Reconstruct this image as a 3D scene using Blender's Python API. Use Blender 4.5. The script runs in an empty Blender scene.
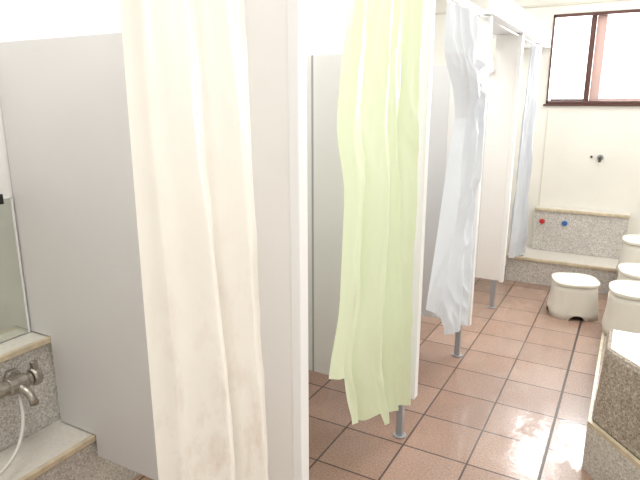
import bpy, bmesh, math, random
from mathutils import Vector, Matrix, noise
random.seed(4)
sc = bpy.context.scene
try:
    sc.view_settings.view_transform = 'Standard'
except Exception: pass
COL = sc.collection

# ---------------------------------------------------------------- materials
def newmat(name, color, rough=0.5, metal=0.0, noise=0.0, nscale=8.0, bump=0.0, bscale=60.0, spec=0.5):
    m = bpy.data.materials.new(name); m.use_nodes = True
    nt = m.node_tree; b = nt.nodes['Principled BSDF']
    b.inputs['Base Color'].default_value = (*color, 1)
    b.inputs['Roughness'].default_value = rough
    b.inputs['Metallic'].default_value = metal
    b.inputs['Specular IOR Level'].default_value = spec
    tc = nt.nodes.new('ShaderNodeTexCoord')
    if noise > 0:
        n = nt.nodes.new('ShaderNodeTexNoise'); n.inputs['Scale'].default_value = nscale
        n.inputs['Detail'].default_value = 5
        r = nt.nodes.new('ShaderNodeValToRGB')
        r.color_ramp.elements[0].position = 0.3; r.color_ramp.elements[1].position = 0.75
        r.color_ramp.elements[0].color = (*[c*(1-noise) for c in color], 1)
        r.color_ramp.elements[1].color = (*[min(1, c*(1+noise*0.4)) for c in color], 1)
        nt.links.new(tc.outputs['Object'], n.inputs['Vector'])
        nt.links.new(n.outputs['Fac'], r.inputs['Fac'])
        nt.links.new(r.outputs['Color'], b.inputs['Base Color'])
    if bump > 0:
        n2 = nt.nodes.new('ShaderNodeTexNoise'); n2.inputs['Scale'].default_value = bscale
        bp = nt.nodes.new('ShaderNodeBump'); bp.inputs['Strength'].default_value = bump
        bp.inputs['Distance'].default_value = 0.01
        nt.links.new(tc.outputs['Object'], n2.inputs['Vector'])
        nt.links.new(n2.outputs['Fac'], bp.inputs['Height'])
        nt.links.new(bp.outputs['Normal'], b.inputs['Normal'])
    return m

def srgb(r, g, b):
    f = lambda c: ((c/255)/12.92) if c/255 <= 0.04045 else (((c/255)+0.055)/1.055)**2.4
    return (f(r), f(g), f(b))

M_wall = newmat('wall_paint', srgb(240, 239, 236), 0.35, noise=0.04, nscale=2.5)
M_wallfar = newmat('far_wall_panel', srgb(238, 235, 225), 0.35, noise=0.05, nscale=3)
M_ceil = newmat('ceiling_paint', srgb(245, 245, 242), 0.8)
M_panel = newmat('partition_laminate', srgb(222, 221, 219), 0.4, noise=0.03, nscale=3)
M_panel2 = newmat('front_laminate', srgb(239, 237, 232), 0.38, noise=0.03, nscale=3)
M_seam = newmat('grey_seam', srgb(160, 160, 160), 0.5)
M_trim = newmat('edge_channel', srgb(240, 240, 238), 0.35)
M_alu = newmat('aluminium', srgb(165, 167, 170), 0.45, 0.4)
M_chrome = newmat('dull_chrome', srgb(178, 172, 162), 0.3, 0.85, noise=.35, nscale=50, bump=0.06, bscale=60)
M_beam = newmat('white_beam', srgb(230, 231, 232), 0.4)
M_soffit = newmat('beam_soffit', srgb(230, 231, 233), 0.4)
M_cream = newmat('pale_slab', srgb(224, 219, 209), 0.3, noise=0.1, nscale=60)
M_tan = newmat('tan_edge_trim', srgb(216, 201, 172), 0.35, noise=0.25, nscale=22)
M_joint = newmat('wall_joint', srgb(220, 214, 200), 0.4)
M_brown = newmat('brown_window_frame', srgb(84, 52, 44), 0.4)
M_reddish = newmat('faded_red_sash', srgb(205, 176, 168), 0.5)
M_stool = newmat('white_plastic', srgb(230, 226, 213), 0.3, noise=0.05, nscale=10)
M_stoolb = newmat('brown_plastic', srgb(168, 128, 108), 0.35, noise=0.1, nscale=10)
M_red = newmat('red_plastic', srgb(190, 30, 35), 0.35)
M_blue = newmat('blue_plastic', srgb(60, 110, 180), 0.35)
M_black = newmat('black_rubber', (0.02, 0.02, 0.02), 0.5)
M_hose = newmat('pale_hose', srgb(214, 212, 204), 0.35)
M_drain = newmat('drain_slot_metal', srgb(70, 57, 50), 0.4, 0.3)
M_mirror = newmat('mirror_silver', srgb(222, 226, 216), 0.1, 0.85, noise=0.08, nscale=9)

def pebble(name, cols, rough=.3, scale=130, spec=.5):
    m = bpy.data.materials.new(name); m.use_nodes = True
    nt = m.node_tree; b = nt.nodes['Principled BSDF']
    tc = nt.nodes.new('ShaderNodeTexCoord')
    v = nt.nodes.new('ShaderNodeTexVoronoi'); v.inputs['Scale'].default_value = scale
    r = nt.nodes.new('ShaderNodeValToRGB')
    e = r.color_ramp.elements
    e[0].position = 0.0; e[0].color = (*srgb(*cols[0]), 1)
    e[1].position = 1.0; e[1].color = (*srgb(*cols[3]), 1)
    a = e.new(0.35); a.color = (*srgb(*cols[1]), 1)
    a = e.new(0.7); a.color = (*srgb(*cols[2]), 1)
    nt.links.new(tc.outputs['Object'], v.inputs['Vector'])
    sep = nt.nodes.new('ShaderNodeSeparateColor')
    nt.links.new(v.outputs['Color'], sep.inputs['Color'])
    nt.links.new(sep.outputs['Red'], r.inputs['Fac'])
    n = nt.nodes.new('ShaderNodeTexNoise'); n.inputs['Scale'].default_value = 6
    nt.links.new(tc.outputs['Object'], n.inputs['Vector'])
    mr = nt.nodes.new('ShaderNodeMapRange'); mr.inputs['To Min'].default_value = .8; mr.inputs['To Max'].default_value = 1.1
    nt.links.new(n.outputs['Fac'], mr.inputs['Value'])
    mx = nt.nodes.new('ShaderNodeMix'); mx.data_type = 'RGBA'; mx.blend_type = 'MULTIPLY'; mx.inputs['Factor'].default_value = 1
    nt.links.new(r.outputs['Color'], mx.inputs['A']); nt.links.new(mr.outputs[0], mx.inputs['B'])
    nt.links.new(mx.outputs['Result'], b.inputs['Base Color'])
    b.inputs['Roughness'].default_value = rough
    b.inputs['Specular IOR Level'].default_value = spec
    return m
M_pebble = pebble('pebble_granite', [(176, 169, 160), (203, 198, 191), (215, 211, 204), (232, 229, 223)], .3, 165)
M_isl = pebble('wet_grey_brown_granite', [(138, 126, 113), (166, 154, 141), (178, 167, 154), (204, 194, 181)], .14, 150, .4)

def floor_mat():
    m = bpy.data.materials.new('floor_tiles'); m.use_nodes = True
    nt = m.node_tree; b = nt.nodes['Principled BSDF']
    L = nt.links.new
    tc = nt.nodes.new('ShaderNodeTexCoord')
    mp = nt.nodes.new('ShaderNodeMapping')
    T = 0.285
    mp.inputs['Location'].default_value = (0.18, -0.13, 0)
    L(tc.outputs['Object'], mp.inputs['Vector'])
    br = nt.nodes.new('ShaderNodeTexBrick')
    br.offset = 0.0; br.squash = 1.0
    br.inputs['Scale'].default_value = 1.0
    br.inputs['Brick Width'].default_value = T
    br.inputs['Row Height'].default_value = T
    br.inputs['Mortar Size'].default_value = 0.0045
    br.inputs['Mortar Smooth'].default_value = 0.15
    br.inputs['Bias'].default_value = 0
    br.inputs['Color1'].default_value = (*srgb(176, 146, 128), 1)
    br.inputs['Color2'].default_value = (*srgb(154, 124, 107), 1)
    br.inputs['Mortar'].default_value = (*srgb(78, 60, 52), 1)
    L(mp.outputs['Vector'], br.inputs['Vector'])
    n = nt.nodes.new('ShaderNodeTexNoise'); n.inputs['Scale'].default_value = 120; n.inputs['Detail'].default_value = 2
    L(tc.outputs['Object'], n.inputs['Vector'])
    mr = nt.nodes.new('ShaderNodeMapRange'); mr.inputs['From Min'].default_value = 0.3; mr.inputs['From Max'].default_value = 0.7
    mr.inputs['To Min'].default_value = 0.7; mr.inputs['To Max'].default_value = 1.18
    L(n.outputs['Fac'], mr.inputs['Value'])
    mx = nt.nodes.new('ShaderNodeMix'); mx.data_type = 'RGBA'; mx.blend_type = 'MULTIPLY'; mx.inputs['Factor'].default_value = 1
    L(br.outputs['Color'], mx.inputs['A']); L(mr.outputs['Result'], mx.inputs['B'])
    L(mx.outputs['Result'], b.inputs['Base Color'])
    mp2 = nt.nodes.new('ShaderNodeMapping'); mp2.inputs['Scale'].default_value = (1.5, .8, 1)
    L(tc.outputs['Object'], mp2.inputs['Vector'])
    n2 = nt.nodes.new('ShaderNodeTexNoise'); n2.inputs['Scale'].default_value = 3.2; n2.inputs['Detail'].default_value = 6
    n2.inputs['Roughness'].default_value = 0.6
    L(mp2.outputs['Vector'], n2.inputs['Vector'])
    r2 = nt.nodes.new('ShaderNodeMapRange'); r2.inputs['From Min'].default_value = 0.43; r2.inputs['From Max'].default_value = 0.52
    r2.inputs['To Min'].default_value = 0.0; r2.inputs['To Max'].default_value = .8
    L(n2.outputs['Fac'], r2.inputs['Value']); L(r2.outputs['Result'], b.inputs['Coat Weight'])
    b.inputs['Coat Roughness'].default_value = 0.12
    b.inputs['Roughness'].default_value = 0.36
    bp = nt.nodes.new('ShaderNodeBump'); bp.inputs['Strength'].default_value = 0.3; bp.inputs['Distance'].default_value = 0.004
    ms = nt.nodes.new('ShaderNodeMath'); ms.operation = 'SUBTRACT'
    m2 = nt.nodes.new('ShaderNodeMath'); m2.operation = 'MULTIPLY'; m2.inputs[1].default_value = 0.4
    L(n.outputs['Fac'], m2.inputs[0]); L(m2.outputs[0], ms.inputs[0]); L(br.outputs['Fac'], ms.inputs[1])
    L(ms.outputs[0], bp.inputs['Height']); L(bp.outputs['Normal'], b.inputs['Normal'])
    bp2 = nt.nodes.new('ShaderNodeBump'); bp2.inputs['Strength'].default_value = 0.12; bp2.inputs['Distance'].default_value = 0.004
    n4 = nt.nodes.new('ShaderNodeTexNoise'); n4.inputs['Scale'].default_value = 40
    L(tc.outputs['Object'], n4.inputs['Vector']); L(n4.outputs['Fac'], bp2.inputs['Height']); L(bp2.outputs['Normal'], b.inputs['Coat Normal'])
    return m
M_floor = floor_mat()

def curtain_mat(name, color, stain=None, trans=.25):
    m = bpy.data.materials.new(name); m.use_nodes = True
    nt = m.node_tree; b = nt.nodes['Principled BSDF']; out = nt.nodes['Material Output']
    L = nt.links.new
    b.inputs['Base Color'].default_value = (*color, 1); b.inputs['Roughness'].default_value = 0.28
    tr = nt.nodes.new('ShaderNodeBsdfTranslucent'); tr.inputs['Color'].default_value = (*color, 1)
    mx = nt.nodes.new('ShaderNodeMixShader'); mx.inputs[0].default_value = trans
    L(b.outputs[0], mx.inputs[1]); L(tr.outputs[0], mx.inputs[2]); L(mx.outputs[0], out.inputs['Surface'])
    if stain:
        tc = nt.nodes.new('ShaderNodeTexCoord')
        mp = nt.nodes.new('ShaderNodeMapping'); mp.inputs['Scale'].default_value = (.6, 2.0, .9)
        L(tc.outputs['Object'], mp.inputs[0])
        n = nt.nodes.new('ShaderNodeTexNoise'); n.inputs['Scale'].default_value = 7; n.inputs['Detail'].default_value = 10
        n.inputs['Roughness'].default_value = 0.7
        L(mp.outputs[0], n.inputs['Vector'])
        r = nt.nodes.new('ShaderNodeMapRange'); r.inputs['From Min'].default_value = 0.5; r.inputs['From Max'].default_value = 1.1
        L(n.outputs['Fac'], r.inputs['Value'])
        sp = nt.nodes.new('ShaderNodeSeparateXYZ'); L(tc.outputs['Object'], sp.inputs[0])
        r2 = nt.nodes.new('ShaderNodeMapRange'); r2.inputs['From Min'].default_value = 1.35; r2.inputs['From Max'].default_value = 0.75
        L(sp.outputs['Z'], r2.inputs['Value'])
        mm = nt.nodes.new('ShaderNodeMath'); mm.operation = 'MULTIPLY'
        L(r.outputs[0], mm.inputs[0]); L(r2.outputs[0], mm.inputs[1])
        c = nt.nodes.new('ShaderNodeMix'); c.data_type = 'RGBA'
        c.inputs['A'].default_value = (*color, 1); c.inputs['B'].default_value = (*stain, 1)
        L(mm.outputs[0], c.inputs['Factor']); L(c.outputs['Result'], b.inputs['Base Color']); L(c.outputs['Result'], tr.inputs['Color'])
    return m
M_cc = curtain_mat('cream_vinyl', srgb(240, 236, 226), srgb(178, 138, 100), .15)
M_cg = curtain_mat('green_vinyl', srgb(231, 241, 208), None, .3)
M_cb = curtain_mat('blue_vinyl', srgb(227, 232, 237), None, .15)
M_cs = curtain_mat('grey_vinyl', srgb(204, 208, 213), None, .15)

# ---------------------------------------------------------------- helpers
def finish(bm, name, mat, parent=None, origin=None, bevel=0, smooth=False, kind=None):
    me = bpy.data.meshes.new(name)
    bmesh.ops.recalc_face_normals(bm, faces=bm.faces[:])
    o = Vector(parent.location) if parent else Vector(origin or (0, 0, 0))
    for v in bm.verts: v.co -= o
    bm.to_mesh(me); bm.free()
    ob = bpy.data.objects.new(name, me); COL.objects.link(ob)
    me.materials.append(mat)
    if parent: ob.parent = parent
    else: ob.location = o
    if bevel > 0:
        md = ob.modifiers.new('bevel', 'BEVEL'); md.width = bevel; md.segments = 2; md.limit_method = 'ANGLE'
    if smooth:
        for p in me.polygons: p.use_smooth = True
    if kind: ob['kind'] = kind
    return ob

def add_box(bm, x0, x1, y0, y1, z0, z1):
    vs = [bm.verts.new((x, y, z)) for x in (x0, x1) for y in (y0, y1) for z in (z0, z1)]
    for f in ((0,1,3,2),(4,6,7,5),(0,4,5,1),(2,3,7,6),(0,2,6,4),(1,5,7,3)):
        bm.faces.new([vs[i] for i in f])

def box(name, b, mat, **k):
    bm = bmesh.new(); add_box(bm, *b); return finish(bm, name, mat, **k)

def add_prism(bm, pts, axis, a0, a1):
    mk = (lambda p, a: (p[0], a, p[1])) if axis == 'y' else (lambda p, a: (p[0], p[1], a))
    A = [bm.verts.new(mk(p, a0)) for p in pts]; B = [bm.verts.new(mk(p, a1)) for p in pts]
    bm.faces.new(A); bm.faces.new(B[::-1])
    n = len(pts)
    for i in range(n): bm.faces.new([A[i], A[(i+1)%n], B[(i+1)%n], B[i]])

def add_cyl(bm, p0, p1, r0, r1=None, seg=20):
    r1 = r0 if r1 is None else r1
    p0 = Vector(p0); p1 = Vector(p1); d = p1-p0
    q = d.to_track_quat('Z', 'Y').to_matrix().to_4x4(); q.translation = (p0+p1)/2
    bmesh.ops.create_cone(bm, cap_ends=True, segments=seg, radius1=r0, radius2=r1, depth=d.length, matrix=q)

def add_tube(bm, pts, r, seg=12):
    pts = [Vector(p) for p in pts]; rings = []
    for i, p in enumerate(pts):
        t = (pts[min(i+1, len(pts)-1)] - pts[max(i-1, 0)]).normalized()
        q = t.to_track_quat('Z', 'Y'); rr = r[i] if isinstance(r, (list, tuple)) else r
        rings.append([bm.verts.new(p + q @ Vector((rr*math.cos(a), rr*math.sin(a), 0))) for a in [2*math.pi*k/seg for k in range(seg)]])
    for a, b in zip(rings, rings[1:]):
        for k in range(seg): bm.faces.new([a[k], a[(k+1)%seg], b[(k+1)%seg], b[k]])
    bm.faces.new(rings[0]); bm.faces.new(rings[-1])

def empty(name, loc, label=None, cat=None, group=None):
    e = bpy.data.objects.new(name, None); e.location = loc; e.empty_display_size = 0.1
    COL.objects.link(e)
    tag(e, label, cat, group); return e

def tag(o, label=None, cat=None, group=None):
    if label: o['label'] = label
    if cat: o['category'] = cat
    if group: o['group'] = group
    return o

def dup(e, loc):
    n = e.copy(); n.location = loc; COL.objects.link(n)
    for c in list(e.children):
        k = c.copy(); k.parent = n; COL.objects.link(k)
    return n

# ---------------------------------------------------------------- room
XL, YF, XR, YN, ZC = -1.92, 5.25, 1.6, -1.2, 2.6
box('floor', (XL-.1, XR+.1, YN-.1, YF+.1, -0.1, 0), M_floor, kind='structure')
box('ceiling', (XL-.1, XR+.1, YN-.1, YF+.1, ZC, ZC+.1), M_ceil, kind='structure')
box('wall_left', (XL-.1, XL, YN-.1, YF+.1, 0, ZC), M_wall, kind='structure')
box('wall_right', (XR, XR+.1, YN-.1, YF+.1, 0, ZC), M_wall, kind='structure')
box('wall_near', (XL, XR, YN-.1, YN, 0, ZC), M_wall, kind='structure')
WX0, WX1, WZ0, WZ1 = -0.70, 0.95, 1.475, 2.19
bm = bmesh.new()
add_box(bm, XL, WX0, YF, YF+.1, 0, ZC); add_box(bm, WX1, XR, YF, YF+.1, 0, ZC)
add_box(bm, WX0, WX1, YF, YF+.1, 0, WZ0); add_box(bm, WX0, WX1, YF, YF+.1, WZ1, ZC)
finish(bm, 'wall_far', M_wallfar, kind='structure')
box('trim_1', (-.683, -.674, YF-.004, YF, .6, WZ0-.05), M_joint, kind='structure')
box('trim_2', (-1.915, 1.6, YF-.012, YF, 2.26, 2.275), M_joint, kind='structure')
w = empty('window_1', ((WX0+WX1)/2, YF, WZ0)); w['kind'] = 'structure'
bm = bmesh.new()
F = .026
add_box(bm, WX0, WX1, YF-.015, YF+.09, WZ0, WZ0+F); add_box(bm, WX0, WX1, YF-.015, YF+.09, WZ1-F, WZ1)
add_box(bm, WX0, WX0+.016, YF-.015, YF+.09, WZ0, WZ1); add_box(bm, WX1-F, WX1, YF-.015, YF+.09, WZ0, WZ1)
finish(bm, 'frame', M_brown, parent=w, bevel=.003)
bm = bmesh.new()
add_box(bm, WX0+.03, -.375, YF+.01, YF+.03, WZ0+.026, WZ0+.042)
add_box(bm, -.415, -.375, YF+.005, YF+.03, WZ0+.026, WZ1-.026)
finish(bm, 'sash', M_brown, parent=w, bevel=.002)
bm = bmesh.new()
add_box(bm, -.374, -.30, YF+.04, YF+.06, WZ0+.026, WZ1-.026)
add_box(bm, -.30, WX1-.045, YF+.04, YF+.06, WZ0+.026, WZ0+.045)
finish(bm, 'sash', M_reddish, parent=w, bevel=.002)
box('sill', (WX0-.02, WX1+.02, YF-.025, YF-.001, WZ0-.016, WZ0), M_brown, parent=w, bevel=.003)

# ---------------------------------------------------------------- wash benches along stall wall
XB = XL+.004
e = empty('wash_bench', (XL+.16, 2.4, 0), 'speckled granite stepped wash bench with tan edging along the stall wall', 'bench')
Y0, Y1 = -1.19, 4.76
bm = bmesh.new(); add_prism(bm, [(XB, .001), (-1.63, .001), (-1.63, .286), (-1.825, .286), (-1.825, .636), (XB, .636)], 'y', Y0, Y1)
finish(bm, 'bench_body', M_pebble, parent=e)
box('bench_top', (-1.823, -1.632, Y0, Y1, .286, .301), M_cream, parent=e)
box('bench_edge_trim', (-1.631, -1.612, Y0, Y1, .280, .303), M_tan, parent=e, bevel=.003)
box('ledge_top', (XB, -1.826, Y0, Y1, .636, .650), M_cream, parent=e)
box('ledge_edge_trim', (-1.825, -1.806, Y0, Y1, .630, .652), M_tan, parent=e, bevel=.003)

e = empty('wash_bench', (0.2, YF-.2, 0), 'speckled granite washing counter with low bench below the window', 'bench')
box('bench_body', (-.84, 1.58, 4.815, YF-.002, 0.001, .205), M_pebble, parent=e)
box('bench_top', (-.845, 1.58, 4.826, YF-.002, .205, .220), M_cream, parent=e)
box('bench_edge_trim', (-.845, 1.58, 4.80, 4.825, .198, .222), M_tan, parent=e, bevel=.003)
box('ledge_body', (-.69, .035, 5.135, YF-.002, .222, .58), M_pebble, parent=e)
box('ledge_top', (-.695, .04, 5.141, YF-.002, .58, .595), M_cream, parent=e)
box('ledge_edge_trim', (-.695, .04, 5.12, 5.14, .574, .597), M_tan, parent=e, bevel=.003)

# near counter: low bench with slanted end, raised wet block at its near end
e = empty('stone_counter', (.3, 2.4, 0), 'granite washing counter with slanted end and wet grey-brown stone block', 'counter')
ZI = .222
XI = -.034
def outline(d, ye): return [(XI+d, 2.335+d*1.1), (.155+d*.55, 2.11+d*1.5), (.9-d, 2.11+d*1.5), (.9-d, ye-d), (XI+d, ye-d)]
P = outline(0, 4.20)
inner = outline(.013, 4.20)
bm = bmesh.new(); add_prism(bm, P, 'z', 0.001, ZI-.016); finish(bm, 'counter_body', M_pebble, parent=e)
bm = bmesh.new(); add_prism(bm, [(XI+.014, 2.63), (.88, 2.63), (.88, 4.18), (XI+.014, 4.18)], 'z', ZI-.0155, ZI-.001)
finish(bm, 'bench_top', M_isl, parent=e)
bm = bmesh.new()
for i in range(5):
    j = (i+1) % 5
    add_prism(bm, [P[i], P[j], inner[j], inner[i]], 'z', ZI-.016, ZI)
finish(bm, 'edge_trim', M_tan, parent=e)
ZB = .54
bm = bmesh.new()
vsA = [bm.verts.new((x, y, ZI-.015)) for x, y in outline(.0135, 2.64)]
vsB = [bm.verts.new((x, y, ZB)) for x, y in outline(.030, 2.64)]
bm.faces.new(vsA); bm.faces.new(vsB)
for i in range(5): bm.faces.new([vsA[i], vsA[(i+1)%5], vsB[(i+1)%5], vsB[i]])
finish(bm, 'stone_block', M_isl, parent=e, bevel=.02)

e = empty('floor_drain', (-.18, 2.5, 0), 'dark narrow drain channel set in the tiled floor', 'drain')
box('channel_cover', (-.186, -.174, -1.1, 4.79, .0, .003), M_drain, parent=e)

# ---------------------------------------------------------------- partitions
ZT = 1.93
PY = [1.198, 2.17, 3.127, 4.06]
plabels = ['pale grey laminate shower partition beside the cream curtain',
           'pale grey laminate shower partition beside the green curtain',
           'pale grey laminate shower partition beside the blue curtain',
           'pale grey laminate shower partition beside the grey curtain']
p = empty('shower_partition', (-.79, PY[0], 0), plabels[0], 'partition', 'shower stall partitions')
y = PY[0]; t = .03
bm = bmesh.new()
add_prism(bm, [(-1.916,.655),(-1.803,.655),(-1.803,.306),(-1.608,.306),(-1.608,.22),(-1.246,.22),(-1.246,1.69),(-1.916,1.69)], 'y', y, y+t)
finish(bm, 'rear_panel', M_panel, parent=p, bevel=.002)
bm = bmesh.new(); add_box(bm, -1.246, -1.236, y+.001, y+t-.001, .22, 1.69); finish(bm, 'joint_strip', M_seam, parent=p)
bm = bmesh.new()
add_prism(bm, [(-1.236,.22),(-.92,.22),(-.92,1.69),(-1.236,1.69)], 'y', y, y+t)
finish(bm, 'middle_panel', M_panel, parent=p, bevel=.001)
bm = bmesh.new()
add_prism(bm, [(-.9195,.22),(-.752,.22),(-.752,ZT),(-.895,ZT),(-.895,1.69),(-.9195,1.69)], 'y', y, y+t)
finish(bm, 'front_panel', M_panel2, parent=p, bevel=.001)
bm = bmesh.new()
add_prism(bm, [(-.752,.21),(-.722,.21),(-.722,ZT),(-.752,ZT)], 'y', y-.003, y+t+.010)
finish(bm, 'edge_channel', M_trim, parent=p, bevel=.003)
bm = bmesh.new()
add_box(bm, -.806, -.776, y+.001, y+.029, .006, .22)
add_cyl(bm, (-.79, y+.015, 0), (-.79, y+.015, .008), .03)
finish(bm, 'leg', M_alu, parent=p, bevel=.002)
bm = bmesh.new()
add_box(bm, -.935, -.900, y-.024, y-.0005, 1.68, 1.80); add_box(bm, -.935, -.890, y-.028, y-.0005, 1.69, 1.715)
finish(bm, 'bracket', M_soffit, parent=p, bevel=.003)
for i in range(1, 4):
    n = dup(p, (-.79, PY[i], 0)); n['label'] = plabels[i]
e = empty('end_post', (-.74, 4.83, .222), 'slim white post standing on the low bench', 'post')
box('upright', (-.76, -.72, 4.83, 4.88, .230, ZT), M_trim, parent=e, bevel=.004)
bm = bmesh.new(); add_cyl(bm, (-.74, 4.855, .2225), (-.74, 4.855, .23), .028); finish(bm, 'foot_plate', M_alu, parent=e)
e = empty('header_beam', (-.79, 4, ZT), 'thick white boxed beam capping the far shower stall fronts', 'beam')
YB = 3.11
box('fascia', (-.735, -.704, YB, 5.24, ZT+.001, 2.06), M_beam, parent=e, bevel=.003)
box('soffit', (-.925, -.736, YB+.002, 5.24, ZT+.003, ZT+.03), M_soffit, parent=e, bevel=.002)
box('inner_fascia', (-.955, -.926, YB, 5.24, ZT+.001, 2.06), M_beam, parent=e, bevel=.003)

# ---------------------------------------------------------------- rods & curtains
RX, RZ = -.748, ZT-.012
ends = [.27] + PY + [4.84]
for i in range(5):
    a = ends[i]+.041 if i else 0.0; b = ends[i+1]-.004 if i < 4 else 4.829
    e = empty('curtain_rod', (RX, (a+b)/2, RZ), 'thin white curtain rod across the stall opening', 'curtain rod', 'curtain rods')
    bm = bmesh.new(); add_cyl(bm, (RX, a+.004, RZ), (RX, b-.004, RZ), .005, seg=16); finish(bm, 'rod', M_trim, parent=e, smooth=True)
    for q0, q1 in ((a, a+.008), (b-.008, b)):
        bm = bmesh.new(); add_cyl(bm, (RX, q0, RZ), (RX, q1, RZ), .011); finish(bm, 'end_flange', M_trim, parent=e)

def interp(tab, v):
    if v <= tab[0][0]: return tab[0][1:]
    for a, b in zip(tab, tab[1:]):
        if v <= b[0]:
            f = (v-a[0])/(b[0]-a[0])
            return tuple(p+(q-p)*f for p, q in zip(a[1:], b[1:]))
    return tab[-1][1:]
def sinterp(tab, v, w=.05):
    a = interp(tab, v-w); b = interp(tab, v); c = interp(tab, v+w)
    return tuple((p+2*q+r)/4 for p, q, r in zip(a, b, c))

def curtain(name, mat, edges, bottom, folds, label, seed, nrings, amp=1.0, crease=.004, wander=.05, cfreq=1.0, sharp=1.4):
    edges = sorted(edges)
    NS, NT = 260, 170
    bm = bmesh.new(); grid = []
    top = RZ-.020
    for j in range(NT+1):
        t = j/NT; row = []
        for i in range(NS+1):
            s = i/NS
            zb = interp(bottom, s)[0]
            z = top+(zb-top)*t
            yl, yr = sinterp(edges, z)
            wn = noise.noise(Vector((s*1.6+seed, z*.8, seed*.7)))
            ends_env = math.sin(math.pi*s)
            sw = s + wander*wn*(0.25+t)
            f = 0
            for (c0, w0, d0, sl) in folds:
                u = (sw-(c0+sl*(t-.5)))/(w0*(1+.4*noise.noise(Vector((t*1.8, c0*9, seed)))))
                k = math.exp(-abs(u)**sharp)
                f += d0*k*(.55+.45*t)*(1+1.1*noise.noise(Vector((c0*17, t*2.0, seed+2))))
            x = RX+f*amp*(.3+.7*min(1, ends_env*2.5)) + .005*math.sin(2*math.pi*7*s+seed)*max(0, 1-2.5*t)**2
            env = min(1, t*6)*min(1, ends_env*4)
            q = Vector((s*(yr-yl)*7+z*1.4, z*2.4-s*1.8, seed*1.3))*cfreq
            r1 = (1-abs(noise.noise(q))*2.2)
            r2 = (1-abs(noise.noise(q*2.3+Vector((7, 3, 1))))*2.2)
            x += env*crease*(r1*.9+r2*.5)
            y = yl+(yr-yl)*s
            zz = z + .004*noise.noise(Vector((s*9, seed, 0)))*t
            row.append(bm.verts.new((max(min(x, RX+.085), RX-.085), y, zz)))
        grid.append(row)
    for j in range(NT):
        for i in range(NS):
            bm.faces.new([grid[j][i], grid[j][i+1], grid[j+1][i+1], grid[j+1][i]])
    yl, yr = interp(edges, top)
    e = empty('shower_curtain', (RX, (yl+yr)/2, 0), label, 'curtain')
    tops = [v.co.copy() for v in grid[0]]
    finish(bm, 'curtain_sheet', mat, parent=e, smooth=True)
    for k in range(nrings):
        c = tops[int((k+.5)/nrings*NS)]
        bm = bmesh.new()
        pts = [(RX+(.014)*math.cos(a), c.y, RZ-.008+.015*math.sin(a)) for a in [2*math.pi*q/14 for q in range(15)]]
        add_tube(bm, pts, .0016, 6)
        finish(bm, 'curtain_ring', M_trim, parent=e, smooth=True)
    return e

curtain('cream', M_cc, [(.2, .685, 1.07), (.75, .685, 1.055), (1.3, .685, 1.025), (1.95, .685, 1.015)], [(0, .30), (1, .24)],
        [(.09, .05, .018, .02), (.33, .17, .050, .05), (.52, .028, -.026, .06), (.74, .16, .046, .02), (.95, .03, .018, 0)],
        'cream vinyl shower curtain with brown stains, gathered', 3, 8, crease=.005, wander=.06)
curtain('green', M_cg, [(.2, 1.50, 2.13), (.42, 1.47, 2.13), (.62, 1.395, 2.13), (.68, 1.40, 2.13), (.85, 1.47, 2.13), (1.25, 1.50, 2.13), (1.42, 1.44, 2.13), (1.65, 1.48, 2.13), (1.95, 1.57, 2.125)],
        [(0, .66), (.11, .63), (.13, .42), (.26, .385), (.36, .395), (.38, .34), (.62, .31), (1, .22)],
        [(.09, .06, .030, -.05), (.24, .025, -.034, .04), (.40, .10, .058, .06), (.52, .018, -.035, .02), (.60, .04, .028, .05), (.70, .02, -.04, -.05), (.84, .07, .052, .02), (.96, .03, -.02, 0)],
        'pale green vinyl shower curtain with ragged hem', 8, 8, crease=.010, wander=.07, sharp=1.2)
curtain('blue', M_cb, [(.2, 2.29, 3.07), (.6, 2.31, 3.07), (.9, 2.44, 3.08), (1.25, 2.57, 3.02), (1.42, 2.66, 2.96), (1.55, 2.60, 2.98), (1.70, 2.42, 3.02), (1.95, 2.45, 3.0)],
        [(0, .585), (.28, .48), (.32, .38), (.6, .36), (1, .235)],
        [(.12, .07, .045, -.14), (.28, .025, -.055, .10), (.42, .09, .070, .16), (.56, .020, -.06, .02), (.72, .08, .065, -.16), (.88, .022, -.04, .05)],
        'pale blue vinyl shower curtain hanging in loose folds', 12, 8, crease=.032, wander=.13, sharp=1.15)
curtain('grey', M_cs, [(.2, 4.33, 4.80), (1.0, 4.48, 4.80), (1.95, 4.60, 4.79)], [(0, .32), (1, .27)],
        [(.12, .06, .04, 0), (.3, .04, -.04, .03), (.48, .06, .05, 0), (.64, .04, -.04, 0), (.82, .06, .05, 0)],
        'greyish blue vinyl shower curtain, drawn narrow', 15, 7, crease=.014)

# ---------------------------------------------------------------- stall fixtures
e = empty('wall_mirror', (XL+.006, .75, .66), 'old greenish wall mirror standing on the tiled ledge', 'mirror')
box('glass', (XL+.002, XL+.008, .45, 1.183, .656, 1.165), M_mirror, parent=e, bevel=.001)
bm = bmesh.new(); add_box(bm, XL+.001, XL+.011, 1.184, 1.190, .656, 1.17); add_box(bm, XL+.001, XL+.011, .45, 1.190, 1.166, 1.172)
finish(bm, 'edge_strip', M_trim, parent=e)
bm = bmesh.new(); add_box(bm, XL+.001, XL+.016, 1.125, 1.155, 1.15, 1.185); add_cyl(bm, (XL+.012, 1.14, 1.177), (XL+.021, 1.14, 1.177), .006)
finish(bm, 'clip', M_black, parent=e, bevel=.002)

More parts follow.
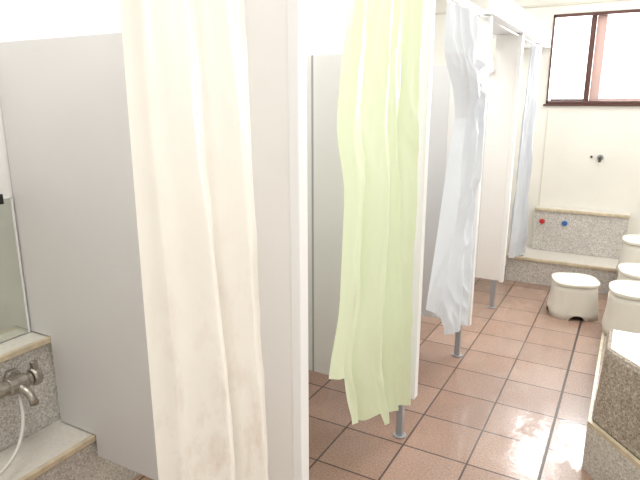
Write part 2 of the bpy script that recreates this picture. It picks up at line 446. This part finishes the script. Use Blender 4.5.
fx, fy, fz = -1.806, 1.03, .558
e = empty('shower_mixer', (fx, fy, fz), 'tarnished chrome shower mixer tap on the tiled ledge', 'tap')
bm = bmesh.new()
prof = [(-.12, .012), (-.118, .026), (-.088, .028), (-.086, .023), (-.045, .023), (-.04, .031), (.02, .031), (.025, .024), (.04, .024), (.042, .014)]
add_tube(bm, [(fx+.052, fy+a, fz) for a, _ in prof], [r for _, r in prof], 12)
for dy in (-.065, .015):
    add_tube(bm, [(-1.824, fy+dy, fz), (-1.812, fy+dy, fz), (-1.808, fy+dy, fz), (-1.79, fy+dy, fz), (-1.788, fy+dy, fz), (fx+.045, fy+dy, fz)], [.032, .032, .024, .024, .016, .016], 6)
finish(bm, 'body', M_chrome, parent=e, bevel=.0015)
bm = bmesh.new()
prof = [(.042, .014), (.044, .030), (.052, .034), (.070, .033), (.076, .026), (.078, .01)]
add_tube(bm, [(fx+.052, fy+a, fz) for a, _ in prof], [r for _, r in prof], 8)
add_box(bm, fx+.042, fx+.060, fy+.05, fy+.072, fz+.024, fz+.056)
finish(bm, 'handle', M_chrome, parent=e, bevel=.002)
bm = bmesh.new()
add_tube(bm, [(fx+.055, fy-.01, fz-.005), (fx+.085, fy-.008, fz-.010), (fx+.11, fy-.005, fz-.022), (fx+.122, fy-.002, fz-.040), (fx+.124, fy, fz-.058)], [.018, .016, .014, .014, .016], 12)
finish(bm, 'spout', M_chrome, parent=e, smooth=True)
bm = bmesh.new()
pts = []
for k in range(29):
    u = k/28
    pts.append((fx+.055+.11*math.sin(u*2.4), fy-.01-.40*u*u-.05*u, fz-.02-.20*math.sin(min(1, u*1.4)*math.pi*.5)))
add_tube(bm, pts, .006, 10)
finish(bm, 'hose', M_hose, parent=e, smooth=True)

def valve(x, mat, lab):
    e = empty('water_valve', (x, 5.134, .485), lab, 'tap')
    bm = bmesh.new(); add_cyl(bm, (x, 5.1345, .485), (x, 5.128, .485), .017); add_cyl(bm, (x, 5.128, .485), (x, 5.112, .485), .008)
    finish(bm, 'stem', M_chrome, parent=e)
    bm = bmesh.new(); add_tube(bm, [(x, 5.113, .485), (x, 5.110, .485), (x, 5.098, .485), (x, 5.094, .485)], [.016, .023, .022, .012], 20)
    finish(bm, 'knob', mat, parent=e, bevel=.002)
valve(-.622, M_red, 'small red knob tap on the tiled counter front')
valve(-.44, M_blue, 'small blue knob tap on the tiled counter front')
e = empty('wall_outlet', (-.234, YF, 1.04), 'small dark pipe fitting on the white wall', 'pipe fitting')
bm = bmesh.new(); add_cyl(bm, (-.234, YF-.001, 1.04), (-.234, YF-.01, 1.04), .026); finish(bm, 'flange', M_alu, parent=e)
M_dk = newmat('dark_brass', srgb(90, 84, 76), .4, .6)
bm = bmesh.new(); add_cyl(bm, (-.234, YF-.01, 1.04), (-.234, YF-.045, 1.04), .013); add_cyl(bm, (-.234, YF-.035, 1.05), (-.234, YF-.035, 1.005), .01)
finish(bm, 'nozzle', M_dk, parent=e)
bm = bmesh.new(); add_cyl(bm, (-.30, YF-.001, 1.045), (-.30, YF-.012, 1.045), .009)
tag(finish(bm, 'wall_screw', M_black, origin=(-.30, YF, 1.045)), 'small dark screw plug in the white wall', 'screw')

# ---------------------------------------------------------------- stools
def stool_ring(bm, r, z, n=96, sq=3.0, zf=None):
    vs = []
    for k in range(n):
        a = 2*math.pi*k/n; c, s = math.cos(a), math.sin(a)
        rr = r/((abs(c)**sq+abs(s)**sq)**(1/sq))
        zz = z if zf is None else zf(a)
        vs.append(bm.verts.new((rr*c, rr*s, zz)))
    return vs
def bridge(bm, A, B):
    n = len(A)
    for k in range(n): bm.faces.new([A[k], A[(k+1)%n], B[(k+1)%n], B[k]])
def arch(a):
    d = abs(((a+math.pi/4) % (math.pi/2)) - math.pi/4)
    return .036*math.sqrt(max(0, 1-(d/.30)**2)) if d < .30 else 0
SC = .98
def make_stool(mat, label, group):
    e0 = empty('bath_stool', (0, 0, 0), label, 'stool', group)
    bm = bmesh.new()
    R = [stool_ring(bm, .172*SC, 0, zf=arch, sq=2.9), stool_ring(bm, .1675*SC, .044, sq=2.9), stool_ring(bm, .158*SC, .13*SC, sq=2.9),
         stool_ring(bm, .151*SC, .20*SC, sq=2.9), stool_ring(bm, .147*SC, .244*SC, sq=2.9)]
    for a, b in zip(R, R[1:]): bridge(bm, a, b)
    ob = finish(bm, 'base', mat, parent=e0, smooth=True)
    md = ob.modifiers.new('t', 'SOLIDIFY'); md.thickness = .005; md.offset = -1
    bm = bmesh.new()
    prof = [(.147, .244), (.157, .245), (.158, .247), (.158, .259), (.157, .262), (.154, .264), (.142, .264), (.138, .260), (.11, .258), (.06, .2575), (.02, .2575), (.001, .2575)]
    R = [stool_ring(bm, r*SC, z*SC, sq=2.9) for r, z in prof]
    for a, b in zip(R, R[1:]): bridge(bm, a, b)
    ob = finish(bm, 'seat', mat, parent=e0, smooth=False)
    md = ob.modifiers.new('t', 'SOLIDIFY'); md.thickness = .004; md.offset = -1
    return e0
e0 = make_stool(M_stool, 'white plastic bath stool with arched base on the tiled floor', 'white bath stools')
eb = make_stool(M_stoolb, 'brown plastic bath stool with a white one stacked on it', None)
eb.location = (.16, 4.62, 0)
spots = [(-.256, 4.25, 0, .3, None), (.125, 3.46, ZI+.001, .1, 'white plastic bath stool on the bench behind the stone block'),
         (.16, 3.89, ZI+.001, .15, 'white plastic bath stool at the far end of the granite bench'), (.16, 4.62, .264*SC+.001, .0, 'white plastic bath stool resting on top of a brown stool')]
for k, (x, y, z, r, lab) in enumerate(spots):
    n = e0 if k == 0 else dup(e0, (0, 0, 0))
    n.location = (x, y, z); n.rotation_euler = (0, 0, r)
    if lab: n['label'] = lab

# ---------------------------------------------------------------- lights
wd = bpy.data.worlds.new('World'); sc.world = wd; wd.use_nodes = True
bg = wd.node_tree.nodes['Background']; bg.inputs[0].default_value = (1, .995, .985, 1); bg.inputs[1].default_value = 4.0
def area(name, loc, rot, sx, sy, power, col=(1, 1, 1)):
    l = bpy.data.lights.new(name, 'AREA'); l.shape = 'RECTANGLE'; l.size = sx; l.size_y = sy; l.energy = power; l.color = col
    o = bpy.data.objects.new(name, l); o.location = loc; o.rotation_euler = rot; COL.objects.link(o)
    return o
area('ceiling_fill', (.5, .6, 2.55), (0, 0, 0), .5, 1.4, 29, (1, 1, .99))  # added fill light over the near corridor, no visible fixture
area('ceiling_fill', (.3, 3.9, 2.55), (0, 0, 0), .5, 1.6, 17, (1, 1, .99))  # added fill for the far corridor, not a known lamp
area('ceiling_fill', (-1.3, 2.2, 2.55), (0, 0, 0), .5, 4.5, 46, (1, .997, .99))  # long unseen fill light added to brighten the stalls
area('window_daylight', (.1, YF+.25, 1.85), (math.radians(-90), 0, 0), 1.6, .75, 88, (.985, .99, 1))

# ---------------------------------------------------------------- camera
f = 560; th = math.radians(29.0); pt = math.atan(139/560)
h = Vector((-math.sin(th), math.cos(th), 0)); r = Vector((math.cos(th), math.sin(th), 0)); zv = Vector((0, 0, 1))
Fw = h*math.cos(pt)-zv*math.sin(pt); U = h*math.sin(pt)+zv*math.cos(pt)
cam = bpy.data.cameras.new('camera'); cam.sensor_width = 36; cam.lens = f*36/640; cam.clip_start = .05
co = bpy.data.objects.new('camera', cam); COL.objects.link(co)
M = Matrix((r, U, -Fw)).transposed().to_4x4(); M.translation = (0, 0, 1.5); co.matrix_world = M
sc.camera = co
